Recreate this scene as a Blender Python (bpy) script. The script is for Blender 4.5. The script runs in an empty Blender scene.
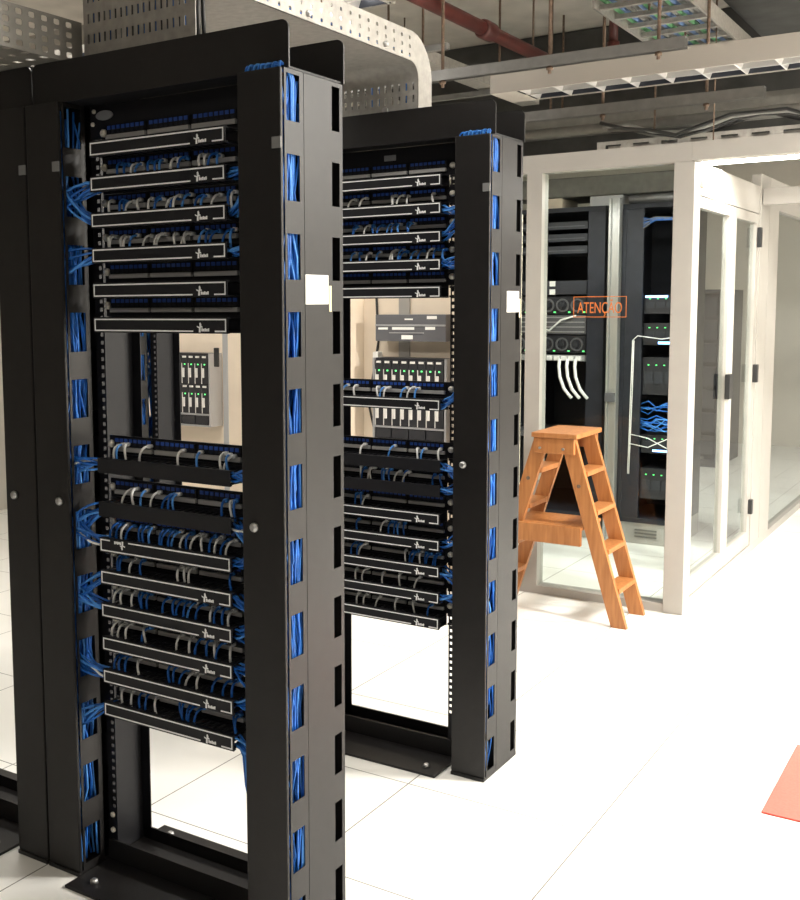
import bpy, bmesh, math, random
from mathutils import Vector, Matrix

random.seed(7)
SC = bpy.context.scene
COL = SC.collection
PI = math.pi

# ------------------------------------------------------------------ materials
def new_mat(name):
    m = bpy.data.materials.new(name)
    m.use_nodes = True
    nt = m.node_tree
    b = nt.nodes['Principled BSDF']
    return m, nt, b

def pmat(name, col, rough=.5, metal=0.0, spec=.5, noise=0.0, nscale=40, bump=0.0, bscale=300, emit=None, estr=0.0, coat=0.0):
    m, nt, b = new_mat(name)
    b.inputs['Base Color'].default_value = (*col, 1)
    b.inputs['Roughness'].default_value = rough
    b.inputs['Metallic'].default_value = metal
    b.inputs['Specular IOR Level'].default_value = spec
    b.inputs['Coat Weight'].default_value = coat
    if noise or bump:
        tc = nt.nodes.new('ShaderNodeTexCoord')
    if noise:
        n = nt.nodes.new('ShaderNodeTexNoise')
        n.inputs['Scale'].default_value = nscale
        n.inputs['Detail'].default_value = 4
        r = nt.nodes.new('ShaderNodeValToRGB')
        r.color_ramp.elements[0].position = .3
        r.color_ramp.elements[1].position = .7
        r.color_ramp.elements[0].color = (*[c * (1 - noise) for c in col], 1)
        r.color_ramp.elements[1].color = (*[min(1, c * (1 + noise)) for c in col], 1)
        nt.links.new(tc.outputs['Object'], n.inputs['Vector'])
        nt.links.new(n.outputs['Fac'], r.inputs['Fac'])
        nt.links.new(r.outputs['Color'], b.inputs['Base Color'])
    if bump:
        n2 = nt.nodes.new('ShaderNodeTexNoise')
        n2.inputs['Scale'].default_value = bscale
        bp = nt.nodes.new('ShaderNodeBump')
        bp.inputs['Strength'].default_value = bump
        bp.inputs['Distance'].default_value = .002
        nt.links.new(tc.outputs['Object'], n2.inputs['Vector'])
        nt.links.new(n2.outputs['Fac'], bp.inputs['Height'])
        nt.links.new(bp.outputs['Normal'], b.inputs['Normal'])
    if emit:
        b.inputs['Emission Color'].default_value = (*emit, 1)
        b.inputs['Emission Strength'].default_value = estr
    return m

M = {}
M['black'] = pmat('black_powder_coat', (.0110, .0098, .0097), .42, 0, .36, .15, 30, .15, 700)
M['blackin'] = pmat('black_steel', (.008, .008, .010), .5, 0, .3)
M['cover'] = pmat('black_plastic_cover', (.013, .013, .016), .45, 0, .3)
M['line'] = pmat('printed_white_line', (.90, .90, .90), .5)
M['panelblack'] = pmat('panel_black', (.009, .009, .012), .45, 0, .3)
M['jack'] = pmat('blue_jack_plastic', (.018, .075, .38), .4)
M['jackdark'] = pmat('jack_socket', (.004, .006, .015), .6)
M['strip'] = pmat('grey_label_strip', (.45, .44, .43), .35)
M['screw'] = pmat('zinc_screw', (.85, .80, .70), .35, .3)
M['chrome'] = pmat('worn_steel', (.55, .55, .55), .35, .9)
M['badge'] = pmat('badge_silver', (.35, .36, .38), .4, .4)
M['blue'] = pmat('blue_cord', (.013, .135, .52), .40, 0, .5, .3, 40)
M['blue2'] = pmat('light_blue_cord', (.08, .31, .80), .4)
M['white_cord'] = pmat('white_cord', (.90, .89, .86), .4)
M['boot'] = pmat('clear_plug', (.88, .88, .88), .25)
M['paper'] = pmat('white_paper', (.85, .84, .80), .7)
M['yellowpaper'] = pmat('cream_paper', (.72, .62, .42), .7)
M['clip'] = pmat('smoky_plastic', (.20, .20, .20), .25)
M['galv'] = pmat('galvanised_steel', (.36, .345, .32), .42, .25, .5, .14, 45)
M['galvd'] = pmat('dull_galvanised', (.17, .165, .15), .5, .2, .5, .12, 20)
M['trayd'] = pmat('shaded_zinc', (.20, .19, .17), .5, .3, .5, .12, 20)  # zinc of tray B, its shade put into a darker colour
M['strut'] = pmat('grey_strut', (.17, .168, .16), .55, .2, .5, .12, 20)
M['fixture'] = pmat('luminaire_white_paint', (.36, .335, .30), .5)
M['louver'] = pmat('louver_aluminium', (.66, .65, .63), .3, .5)
M['tube'] = pmat('fluorescent_tube', (1, 1, 1), .4, emit=(1, .96, .88), estr=9)
M['tubeoff'] = pmat('unlit_tube', (.35, .36, .38), .3)
M['inner'] = pmat('shaded_luminaire_inside', (.035, .04, .055), .35, .2)  # dark colour stands in for shade between the louvres
M['tube2'] = pmat('fluorescent_batten_tube', (1, 1, 1), .4, emit=(1, .97, .92), estr=14)
M['redpipe'] = pmat('red_pipe_paint', (.075, .012, .009), .5, 0, .5, .2, 15)
M['rust'] = pmat('rusty_rod', (.16, .11, .08), .7, .3, .4, .3, 60)
M['white'] = pmat('white_frame_paint', (.38, .36, .33), .4, 0, .5, .03, 8)
M['alu'] = pmat('anodised_aluminium', (.50, .50, .49), .35, .7)
M['navy'] = pmat('dark_cabinet', (.020, .022, .030), .5, 0, .4, .2, 12)
M['navy2'] = pmat('dark_cabinet_face', (.03, .032, .04), .5)
M['server'] = pmat('server_grey', (.14, .14, .15), .45, .3)
M['serverd'] = pmat('server_dark', (.022, .022, .026), .45)
M['servl'] = pmat('server_silver', (.45, .45, .46), .35, .5)
M['handle'] = pmat('pale_lever', (.70, .68, .64), .4)
M['cream'] = pmat('cream_cabinet', (.80, .69, .56), .5, 0, .4, .04, 6)
M['ledb'] = pmat('blue_led', (.1, .3, 1), .4, emit=(.25, .5, 1), estr=6)
M['ledg'] = pmat('green_led', (.1, .9, .2), .4, emit=(.15, 1, .25), estr=1.2)
M['orange'] = pmat('orange_vinyl', (.62, .17, .03), .5)
M['redmat'] = pmat('red_mat', (.80, .13, .10), .8, 0, .3, .08, 120)
M['blackpl'] = pmat('black_plastic', (.02, .02, .02), .4)
M['bronze'] = pmat('hinge_bronze', (.26, .19, .13), .45, .5)
M['cabg'] = pmat('green_cable', (.12, .34, .16), .5)
M['cabgr'] = pmat('grey_cable', (.22, .22, .21), .6)
M['cabb'] = pmat('dusty_blue_cable', (.13, .22, .42), .5)
M['duct'] = pmat('dark_duct', (.07, .07, .068), .7, 0, .3, .25, 5)
M['rubber'] = pmat('black_cable', (.02, .02, .02), .5)
M['wall'] = pmat('wall_paint', (.60, .57, .51), .7, 0, .3, .05, 3)
M['wallgrey'] = pmat('darkened_wall_paint', (.16, .155, .15), .8, 0, .3, .05, 3)  # unseen near wall, toned down so rack fronts reflect less
M['ceil'] = pmat('concrete_ceiling', (.62, .58, .53), .85, 0, .3, .12, 4)

def floor_mat():
    m, nt, b = new_mat('raised_floor_tile')
    tc = nt.nodes.new('ShaderNodeTexCoord')
    sep = nt.nodes.new('ShaderNodeSeparateXYZ')
    nt.links.new(tc.outputs['Object'], sep.inputs[0])
    def joint(out, off):
        a = nt.nodes.new('ShaderNodeMath'); a.operation = 'SUBTRACT'; a.inputs[1].default_value = off
        nt.links.new(out, a.inputs[0])
        d = nt.nodes.new('ShaderNodeMath'); d.operation = 'PINGPONG'; d.inputs[1].default_value = .6092 / 2
        nt.links.new(a.outputs[0], d.inputs[0])
        l = nt.nodes.new('ShaderNodeMath'); l.operation = 'LESS_THAN'; l.inputs[1].default_value = .0021
        nt.links.new(d.outputs[0], l.inputs[0])
        return l.outputs[0]
    jx = joint(sep.outputs[0], -.8324); jy = joint(sep.outputs[1], 1.0008)
    mx = nt.nodes.new('ShaderNodeMath'); mx.operation = 'MAXIMUM'
    nt.links.new(jx, mx.inputs[0]); nt.links.new(jy, mx.inputs[1])
    n = nt.nodes.new('ShaderNodeTexNoise'); n.inputs['Scale'].default_value = 1.3; n.inputs['Detail'].default_value = 5
    nt.links.new(tc.outputs['Object'], n.inputs['Vector'])
    r = nt.nodes.new('ShaderNodeValToRGB')
    r.color_ramp.elements[0].color = (.80, .79, .75, 1); r.color_ramp.elements[0].position = .3
    r.color_ramp.elements[1].color = (.86, .85, .82, 1); r.color_ramp.elements[1].position = .7
    nt.links.new(n.outputs['Fac'], r.inputs['Fac'])
    mix = nt.nodes.new('ShaderNodeMix'); mix.data_type = 'RGBA'
    mix.inputs[7].default_value = (.17, .16, .14, 1)
    nt.links.new(mx.outputs[0], mix.inputs[0]); nt.links.new(r.outputs['Color'], mix.inputs[6])
    nt.links.new(mix.outputs[2], b.inputs['Base Color'])
    b.inputs['Roughness'].default_value = .32
    b.inputs['Specular IOR Level'].default_value = .35
    return m
M['floor'] = floor_mat()

def wood_mat():
    m, nt, b = new_mat('varnished_pine')
    tc = nt.nodes.new('ShaderNodeTexCoord')
    mp = nt.nodes.new('ShaderNodeMapping'); mp.inputs['Scale'].default_value = (30, 30, 3)
    n = nt.nodes.new('ShaderNodeTexNoise'); n.inputs['Scale'].default_value = 2.0; n.inputs['Detail'].default_value = 6
    r = nt.nodes.new('ShaderNodeValToRGB')
    r.color_ramp.elements[0].color = (.31, .115, .032, 1); r.color_ramp.elements[0].position = .3
    r.color_ramp.elements[1].color = (.45, .19, .062, 1); r.color_ramp.elements[1].position = .7
    nt.links.new(tc.outputs['Object'], mp.inputs[0]); nt.links.new(mp.outputs[0], n.inputs['Vector'])
    nt.links.new(n.outputs['Fac'], r.inputs['Fac']); nt.links.new(r.outputs['Color'], b.inputs['Base Color'])
    b.inputs['Roughness'].default_value = .45
    return m
M['wood'] = wood_mat()

def glass_mat():
    m = bpy.data.materials.new('clear_pane'); m.use_nodes = True
    nt = m.node_tree; nt.nodes.clear()
    o = nt.nodes.new('ShaderNodeOutputMaterial')
    t = nt.nodes.new('ShaderNodeBsdfTransparent'); t.inputs[0].default_value = (.90, .93, .92, 1)
    g = nt.nodes.new('ShaderNodeBsdfGlossy'); g.inputs['Roughness'].default_value = .02
    f = nt.nodes.new('ShaderNodeFresnel'); f.inputs[0].default_value = 1.4
    x = nt.nodes.new('ShaderNodeMixShader')
    ge = nt.nodes.new('ShaderNodeNewGeometry')
    iv = nt.nodes.new('ShaderNodeMath'); iv.operation = 'SUBTRACT'; iv.inputs[0].default_value = 1
    ml = nt.nodes.new('ShaderNodeMath'); ml.operation = 'MULTIPLY'
    nt.links.new(ge.outputs['Backfacing'], iv.inputs[1]); nt.links.new(iv.outputs[0], ml.inputs[0]); nt.links.new(f.outputs[0], ml.inputs[1])
    nt.links.new(ml.outputs[0], x.inputs[0]); nt.links.new(t.outputs[0], x.inputs[1]); nt.links.new(g.outputs[0], x.inputs[2])
    nt.links.new(x.outputs[0], o.inputs[0])
    return m
M['glass'] = glass_mat()

# ------------------------------------------------------------------ mesh builder
class MB:
    def __init__(s): s.v = []; s.f = []; s.m = []; s.sm = []
    def quad(s, pts, m=0, smooth=False):
        b = len(s.v); s.v += [tuple(p) for p in pts]; s.f.append(tuple(range(b, b + len(pts)))); s.m.append(m); s.sm.append(smooth)
    def box(s, x0, x1, y0, y1, z0, z1, m=0):
        b = len(s.v)
        s.v += [(x0,y0,z0),(x1,y0,z0),(x1,y1,z0),(x0,y1,z0),(x0,y0,z1),(x1,y0,z1),(x1,y1,z1),(x0,y1,z1)]
        for q in ((0,3,2,1),(4,5,6,7),(0,1,5,4),(1,2,6,5),(2,3,7,6),(3,0,4,7)):
            s.f.append(tuple(b+i for i in q)); s.m.append(m); s.sm.append(False)
        return s
    def bbox(s, x0, x1, y0, y1, z0, z1, c=.003, m=0):
        """box with chamfered edges"""
        bm = bmesh.new()
        bmesh.ops.create_cube(bm, size=1, matrix=Matrix.Translation(((x0+x1)/2,(y0+y1)/2,(z0+z1)/2)) @ Matrix.Diagonal((x1-x0,y1-y0,z1-z0,1)))
        bmesh.ops.bevel(bm, geom=bm.edges[:], offset=c, segments=2, affect='EDGES', profile=.6)
        s.addbm(bm, m); return s
    def addbm(s, bm, m=0, smooth=False):
        b = len(s.v); bm.verts.index_update()
        s.v += [tuple(v.co) for v in bm.verts]
        for f in bm.faces:
            s.f.append(tuple(b+v.index for v in f.verts)); s.m.append(m); s.sm.append(smooth)
        bm.free()
    def prism(s, pts, a, w0, w1, m=0):
        """2-D outline pts extruded along axis a ('x','y','z') from w0 to w1"""
        def P(p, w): return {'x': (w, p[0], p[1]), 'y': (p[0], w, p[1]), 'z': (p[0], p[1], w)}[a]
        n = len(pts); b = len(s.v)
        s.v += [P(p, w0) for p in pts] + [P(p, w1) for p in pts]
        s.f += [tuple(b+i for i in range(n)), tuple(b+n+i for i in reversed(range(n)))]; s.m += [m, m]; s.sm += [False]*2
        for i in range(n):
            j = (i+1) % n
            s.f.append((b+i, b+n+i, b+n+j, b+j)); s.m.append(m); s.sm.append(False)
        return s
    def hexa(s, lo, hi, m=0):
        """8-corner solid: lo and hi are 4-point loops"""
        b = len(s.v); s.v += [tuple(p) for p in lo] + [tuple(p) for p in hi]
        for q in ((3,2,1,0),(4,5,6,7),(0,1,5,4),(1,2,6,5),(2,3,7,6),(3,0,4,7)):
            s.f.append(tuple(b+i for i in q)); s.m.append(m); s.sm.append(False)
        return s
    def beam(s, p, q, w, d, side, m=0):
        """rectangular bar from p to q; w across 'side' direction, d across the other"""
        p, q = Vector(p), Vector(q); t = (q-p).normalized(); sd = Vector(side); sd = (sd - t*sd.dot(t)).normalized(); o = t.cross(sd)
        L = [c + sd*a*w/2 + o*b_*d/2 for c in (p, q) for a, b_ in ((-1,-1),(1,-1),(1,1),(-1,1))]
        return s.hexa(L[:4], L[4:], m)
    def tube(s, pts, r, m=0, n=6, cap=True):
        pts = [Vector(p) for p in pts]; b = len(s.v); k = len(pts)
        for i, p in enumerate(pts):
            t = (pts[min(i+1,k-1)] - pts[max(i-1,0)])
            if t.length < 1e-9: t = Vector((0,0,1))
            t.normalize()
            u = t.cross(Vector((0.12,.31,.94)))
            if u.length < 1e-3: u = t.cross(Vector((1,0,0)))
            u.normalize(); w = t.cross(u)
            rr = r[i] if isinstance(r, (list, tuple)) else r
            for j in range(n):
                a = 2*PI*j/n; s.v.append(tuple(p + (u*math.cos(a)+w*math.sin(a))*rr))
        for i in range(k-1):
            for j in range(n):
                s.f.append((b+i*n+j, b+i*n+(j+1)%n, b+(i+1)*n+(j+1)%n, b+(i+1)*n+j)); s.m.append(m); s.sm.append(True)
        if cap:
            s.f.append(tuple(b+j for j in reversed(range(n)))); s.f.append(tuple(b+(k-1)*n+j for j in range(n))); s.m += [m,m]; s.sm += [False]*2
        return s
    def perf(s, f, us, vs, solid, t, m=0):
        """sheet with real holes: f(u,v,w) maps to space; solid(i,j) says whether a cell is metal"""
        nu, nv = len(us)-1, len(vs)-1; cache = {}
        def V(i, j, k):
            key = (i,j,k)
            if key not in cache:
                cache[key] = len(s.v); s.v.append(tuple(f(us[i], vs[j], t*k)))
            return cache[key]
        S = [[bool(solid(i,j)) for j in range(nv)] for i in range(nu)]
        def add(q): s.f.append(q); s.m.append(m); s.sm.append(False)
        for i in range(nu):
            for j in range(nv):
                if not S[i][j]: continue
                add((V(i,j,0),V(i,j+1,0),V(i+1,j+1,0),V(i+1,j,0)))
                add((V(i,j,1),V(i+1,j,1),V(i+1,j+1,1),V(i,j+1,1)))
                if i == 0 or not S[i-1][j]: add((V(i,j,0),V(i,j,1),V(i,j+1,1),V(i,j+1,0)))
                if i == nu-1 or not S[i+1][j]: add((V(i+1,j,0),V(i+1,j+1,0),V(i+1,j+1,1),V(i+1,j,1)))
                if j == 0 or not S[i][j-1]: add((V(i,j,0),V(i+1,j,0),V(i+1,j,1),V(i,j,1)))
                if j == nv-1 or not S[i][j+1]: add((V(i,j+1,0),V(i,j+1,1),V(i+1,j+1,1),V(i+1,j+1,0)))
        return s
    def mesh(s, name, mats):
        me = bpy.data.meshes.new(name); me.from_pydata(s.v, [], s.f)
        for x in mats: me.materials.append(M[x] if isinstance(x, str) else x)
        me.polygons.foreach_set('material_index', s.m); me.polygons.foreach_set('use_smooth', s.sm); me.update()
        return me
    def build(s, name, mats, parent=None, loc=(0,0,0)):
        if isinstance(mats, str): mats = [mats]
        o = bpy.data.objects.new(name, s.mesh(name, mats)); COL.objects.link(o); o.location = loc
        if parent is not None: o.parent = parent
        return o

def smooth(pts, it=3):
    pts = [Vector(p) for p in pts]
    for _ in range(it):
        q = [pts[0]]
        for a, b in zip(pts, pts[1:]): q += [a*.75+b*.25, a*.25+b*.75]
        pts = q + [pts[-1]]
    return pts

def holes1d(start, pitch, n, size, lo, hi):
    """breakpoints and hole flags for a row of n holes"""
    br = [lo]; fl = []
    for k in range(n):
        a = start + k*pitch
        br += [a, a+size]; fl += [0, 1]
    br.append(hi); fl.append(0)
    return br, fl

def tag(o, label=None, cat=None, group=None, kind=None):
    if label: o['label'] = label
    if cat: o['category'] = cat
    if group: o['group'] = group
    if kind: o['kind'] = kind
    return o
def empty(name, loc=(0,0,0), label=None, cat=None, group=None):
    o = bpy.data.objects.new(name, None); o.empty_display_size = .05; COL.objects.link(o); o.location = loc
    return tag(o, label, cat, group)
KIDS = {}
def copy_tree(o, loc=None, label=None, group=None):
    c = o.copy(); COL.objects.link(c)
    if loc is not None: c.location = loc
    if label: c['label'] = label
    if group: c['group'] = group
    for ch in o.children:
        d = ch.copy(); COL.objects.link(d); d.parent = c
        for g in ch.children:
            e = g.copy(); COL.objects.link(e); e.parent = d
    return c
def struct(o, label, cat='structure'):
    o['kind'] = 'structure'; o['label'] = label; o['category'] = cat; return o

# ------------------------------------------------------------------ room shell
RX0, RX1, RY0, RY1, RZ = -5.2, 3.6, -4.4, 10.6, 3.7
struct(MB().box(RX0-.1, RX1+.1, RY0-.1, RY1+.1, -.1, 0).build('floor', 'floor'), 'white square raised floor tiles with thin dark joints', 'floor')
struct(MB().box(RX0-.1, RX1+.1, RY0-.1, RY1+.1, RZ, RZ+.1).build('ceiling', 'ceil'), 'grey concrete ceiling above the pipes and trays', 'ceiling')
struct(MB().box(RX0-.1, RX0, RY0, RY1, 0, RZ).build('wall_left', 'wall'), 'pale wall to the left of the racks', 'wall')
struct(MB().box(RX1, RX1+.1, RY0, RY1, 0, RZ).build('wall_right', 'wall'), 'pale wall to the right of the aisle', 'wall')
struct(MB().box(RX0-.1, RX1+.1, RY1, RY1+.1, 0, RZ).build('wall_back', 'wall'), 'pale grey wall at the far end of the room', 'wall')
struct(MB().box(RX0-.1, RX1+.1, RY0-.1, RY0, 0, RZ).build('wall_front', 'wallgrey'), 'unseen near wall, darkened to keep the rack fronts dark', 'wall')

# ------------------------------------------------------------------ open racks
W, O, DP = .123, .580, .249            # manager width, opening, depth
FULL = 2*W + O                          # .826
D2, DX = 1.1546, -.0169
SLOT0, SP, SH = .0302, .1778, .104       # slot start, pitch, height
def slot_z(k): return SLOT0 + k*SP
SLOTS = 12

def rounded_bar(x0, x1, z0, z1, r, y0, y1):
    pts = [(x0, z0), (x1, z0)]
    for k in range(7):
        a = k/6*PI/2; pts.append((x1-r+r*math.cos(a), z1-r+r*math.sin(a)))
    for k in range(7):
        a = PI/2+k/6*PI/2; pts.append((x0+r+r*math.cos(a), z1-r+r*math.sin(a)))
    return MB().prism(pts[::-1], 'y', y0, y1)

def make_rack(label, group):
    root = empty('open_rack', (0,0,0), label, 'rack', group)
    zs, zf = holes1d(SLOT0, SP, SLOTS, SH, .012, 2.10)
    def side(x, y0, y1, h0, h1, name):
        ys = [y0, h0, h1, y1]; yf = [0, 1, 0]
        b = MB().perf(lambda u, v, w: (x+w, u, v), ys, zs, lambda i, j: not (yf[i] and zf[j]), .002)
        return b.build(name, 'black', root)
    for x in (-W, -.002, -FULL, -W-O-.002):
        inner = x in (-W, -W-O-.002)
        if inner:
            side(x, .004, .085, .012, .070, 'side_panel')
            side(x, .180, .249, .190, .236, 'side_panel')
        else:
            side(x, .004, .0805, .012, .064, 'side_panel')
            side(x, .0825, .249, .201, .235, 'side_panel')
    for x0 in (-W+.001, -FULL+.001):                      # front doors of the two vertical managers
        x1 = x0 + W - .002
        c = MB().bbox(x0, x1, -.010, 0, .012, 2.10, .003)
        c.box(x0+.001, x0+.003, 0, .003, .012, 2.10)
        cov = c.build('cover', 'black', root)
        kx = x0 + (.037 if x0 > -.2 else .088)
        MB().tube([(kx,-.010,1.053),(kx,-.014,1.053),(kx,-.018,1.053),(kx,-.022,1.053)], [.011,.012,.011,.006], 0, 14).build('knob', 'chrome', cov)
        cx = x1-.012
        MB().bbox(cx-.011, cx+.014, -.0135, -.0095, 1.922, 1.948, .0012).build('latch', 'clip', cov)
        MB().bbox(x0+.001, x1-.001, .243, .249, .012, 2.10, .002).build('rear_cover', 'black', root)
        MB().box(x0+.004, x1-.004, .085, .089, .012, 2.10).build('divider', 'blackin', root)
    # posts with punched flanges
    hz, hf = holes1d(.16, .0444/3*1.5, 84, .0105, .012, 2.10)
    for sgn in (0, 1):
        b = MB()
        x0, x1 = (-W-O+.001, -W-O+.034) if sgn == 0 else (-W-.068, -W-.001)
        web = (x0, x0+.003) if sgn == 0 else (x1-.003, x1)
        xs = [x0, x0+.018, x0+.028, x1] if sgn == 0 else [x0, x1-.028, x1-.018, x1]
        xs = [x0, x0+.018, x0+.028, x1] if sgn == 0 else [x0, x0+.004, x0+.014, x1]
        for y in (.105, .243):
            b.perf(lambda u, v, w, y=y: (u, y+w, v), xs, hz, lambda i, j: not (i == 1 and hf[j] and (sgn or y < .2)), .003)
        b.box(web[0], web[1], .108, .243, .012, 2.10)
        b.build('post', 'blackin', root)
    # top
    for y0 in (.014, DP-.004):
        rounded_bar(-FULL+.006, .0058, 2.101, 2.207, .02, y0, y0+.005).build('top_bar', 'black', root)
    MB().box(-FULL, 0, .0195, .245, 2.101, 2.106).build('top_plate', 'blackin', root)
    bp = MB().bbox(-W-O+.01, -W-.01, .098, .104, 2.012, 2.10, .001).build('blank_panel', 'panelblack', root)
    n = 20
    pts = [(-.641+.030*math.cos(2*PI*k/n), 2.072+.0125*math.sin(2*PI*k/n)) for k in range(n)]
    MB().prism(pts, 'y', .094, .0985).build('badge', 'badge', bp)
    for (sx, sz) in ((-.679,2.085),(-.684,2.052),(-.145,2.055),(-.145,2.09)):
        MB().tube([(sx,.098,sz),(sx,.094,sz),(sx,.092,sz)], [.006,.006,.003], 0, 10).build('screw', 'screw', bp)
    # feet
    for s in (0, 1):
        b = MB()
        if s == 0: b.box(-W-O+.004, -W-.03, -.072, .104, 0, .008); b.box(-W-O+.004, -W-.004, .098, .104, .008, .068)
        else: b.box(-W-O+.004, -W-.03, .246, .335, 0, .008); b.box(-W-O+.004, -W-.004, .243, .249, .008, .046)
        fl = b.build('base_angle', 'black', root)
        for bx in (-.21, -.64):
            y = -.02 if s == 0 else .295
            MB().tube([(bx,y,.008),(bx,y,.016),(bx,y,.020)], [.012,.011,.006], 0, 8).build('bolt', 'chrome', fl)
    MB().box(-W-O+.004, -W-.004, .104, .243, 0, .010).build('base_plate', 'black', root)
    for x0 in (-W, -FULL):
        MB().bbox(x0+.001, x0+W-.001, -.014, .255, 0, .012, .002).build('foot_plate', 'black', root)
    for (sx, sz) in ((-.684,.095),(-.684,.14),(-.15,.095)):
        MB().tube([(sx,.105,sz),(sx,.100,sz),(sx,.097,sz)], [.008,.008,.004], 0, 10).build('screw', 'screw', root)
    return root

rack = make_rack('tall black open rack nearest the camera, packed with fourteen cable managers', 'black open racks')
R2 = copy_tree(rack, (DX, D2, 0), 'black open rack standing behind the nearest rack, in front of the wooden stepladder')
copy_tree(rack, (-FULL-.004, 0, 0), 'empty black rack cut off by the left edge, joined to the nearest rack')
copy_tree(rack, (DX-FULL-.004, D2, 0), 'empty black rack of the rear row seen through the nearest rack')

# vertical cable bundles inside the managers (nobody could count them)
def vbundle(x0, x1, n, seed, loc, label, ya=.014, yb=.075, group='cable runs inside the vertical managers'):
    rnd = random.Random(seed); b = MB()
    for k in range(n):
        x, y = rnd.uniform(x0, x1), rnd.uniform(ya, yb)
        ztop, zbot = rnd.uniform(1.6, 2.09), rnd.uniform(.05, .9)
        if k % 3 == 0: ztop = 2.095
        if k % 4 == 0: zbot = .03
        pts = []; z = zbot
        px, py = x, y
        while z < ztop:
            pts.append((px, py, z))
            px = min(x1, max(x0, px + rnd.gauss(0, .010))); py = min(yb+.003, max(ya-.004, py + rnd.gauss(0, .006)))
            z += rnd.uniform(.05, .09)
        b.tube(pts, .0030, 1 if k % 5 == 0 else 0, 5)
    o = b.build('cable_bundle', ['blue', 'blue2'], None, loc)
    tag(o, label, 'cables', group, 'stuff')
vbundle(-W+.008, -.007, 105, 1, (0,0,0), 'blue cables filling the right vertical manager of the nearest rack')
vbundle(-FULL+.008, -W-O-.009, 105, 2, (0,0,0), 'blue cables filling the left vertical manager of the nearest rack')
vbundle(-W+.008, -.007, 105, 3, (DX,D2,0), 'blue cables filling the right vertical manager of the rear rack')
vbundle(-FULL+.008, -W-O-.009, 30, 5, (DX-FULL-.004,D2,0), 'blue cables in the empty rear-row rack seen through the nearest rack')
vbundle(-FULL+.06, -W-O-.012, 36, 8, (0,0,0), 'blue cables in the rear half of the left manager, nearest rack', .185, .234)
vbundle(-FULL+.008, -W-O-.012, 70, 9, (DX-FULL-.004,D2,0), 'blue cables in the rear half of the empty rear-row rack', .185, .234)
vbundle(-W+.008, -.007, 16, 6, (-FULL-.004,0,0), 'blue cables in the rack cut off by the left edge')

def top_loops(rx, ry, seed, label):
    rnd = random.Random(seed); b = MB()
    for k in range(13):
        x = -W+.012+.1*k/12
        xe = min(-.008, x+rnd.uniform(.02,.06)); ye = rnd.uniform(.018,.062)
        b.tube(smooth([(x,.030,1.98),(x,.008,2.05),(x+rnd.uniform(-.006,.006),.005,2.112+rnd.uniform(0,.006)),((x+xe)/2,.0085,2.112),(xe,ye,2.095),(xe,ye,2.03),(xe-.003,ye+.004,1.95),(xe-.006,ye,1.80)]), .0030, k % 2, 6)
    tag(b.build('cable_bundle', ['blue','blue2'], None, (rx,ry,0)), label, 'cables', 'cable loops at the rack tops')
top_loops(0, 0, 1, 'blue cables looping over the door top of the nearest rack')
top_loops(DX, D2, 2, 'blue cables looping over the door top of the rear rack')

# ------------------------------------------------------------------ patch panels and cable managers
PX0, PX1 = -.654, -.172
CX0, CX1 = -.635, -.190
ORD = ['topmost', 'second', 'third', 'fourth', 'fifth', 'sixth', 'seventh', 'eighth', 'ninth', 'tenth', 'eleventh', 'twelfth', 'thirteenth', 'lowest']

def make_panel():
    root = empty('patch_panel', (0,0,0), 'x', 'patch panel')
    MB().bbox(PX0, PX1, .098, .104, 0, .053, .001).build('face_plate', 'panelblack', root)
    w = .136
    for k in range(3):
        x0 = -.632 + k*(w+.010)
        p = MB(); p.box(x0, x0+w, .093, .098, .025, .0475, 0)
        for j in range(8):
            xa = x0 + .004 + j*(w-.004)/8
            p.box(xa, xa+.0115, .0915, .093, .037, .0465, 2)
            p.box(xa+.0015, xa+.0105, .0918, .093, .0265, .0345, 1)
        p.build('port_block', ['panelblack', 'jackdark', 'jack'], root)
        MB().bbox(x0, x0+w, .088, .098, .012, .0235, .001).build('label_strip', 'strip', root)
    for sx in (PX0+.009, PX1-.009):
        for sz in (.030,):
            b = MB(); b.tube([(sx,.098,sz),(sx,.092,sz),(sx,.088,sz)], [.0105,.0105,.005], 0, 10)
            b.build('screw', 'screw', root)
    return root

def logo(b, x, z, y, s, m):
    """small printed mark: a leaping three-armed figure with a short word beside it"""
    def P(pts): b.prism([(x+px*s, z+pz*s) for px, pz in pts], 'y', y-.0006, y, m)
    P([(0,0),(.22,0),(.24,.42),(.34,.78),(.22,1.0),(.08,.92),(.10,.62),(.02,.40)])
    P([(.20,.72),(.46,.60),(.48,.46),(.20,.50)])
    P([(-.26,.66),(.04,.56),(.04,.42),(-.22,.52)])
    for k in range(5):
        x0 = .34 + k*.21; h = .26 if k % 2 else .32
        P([(x0,.10),(x0+.17,.10),(x0+.17,.10+h),(x0,.10+h)])

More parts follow.
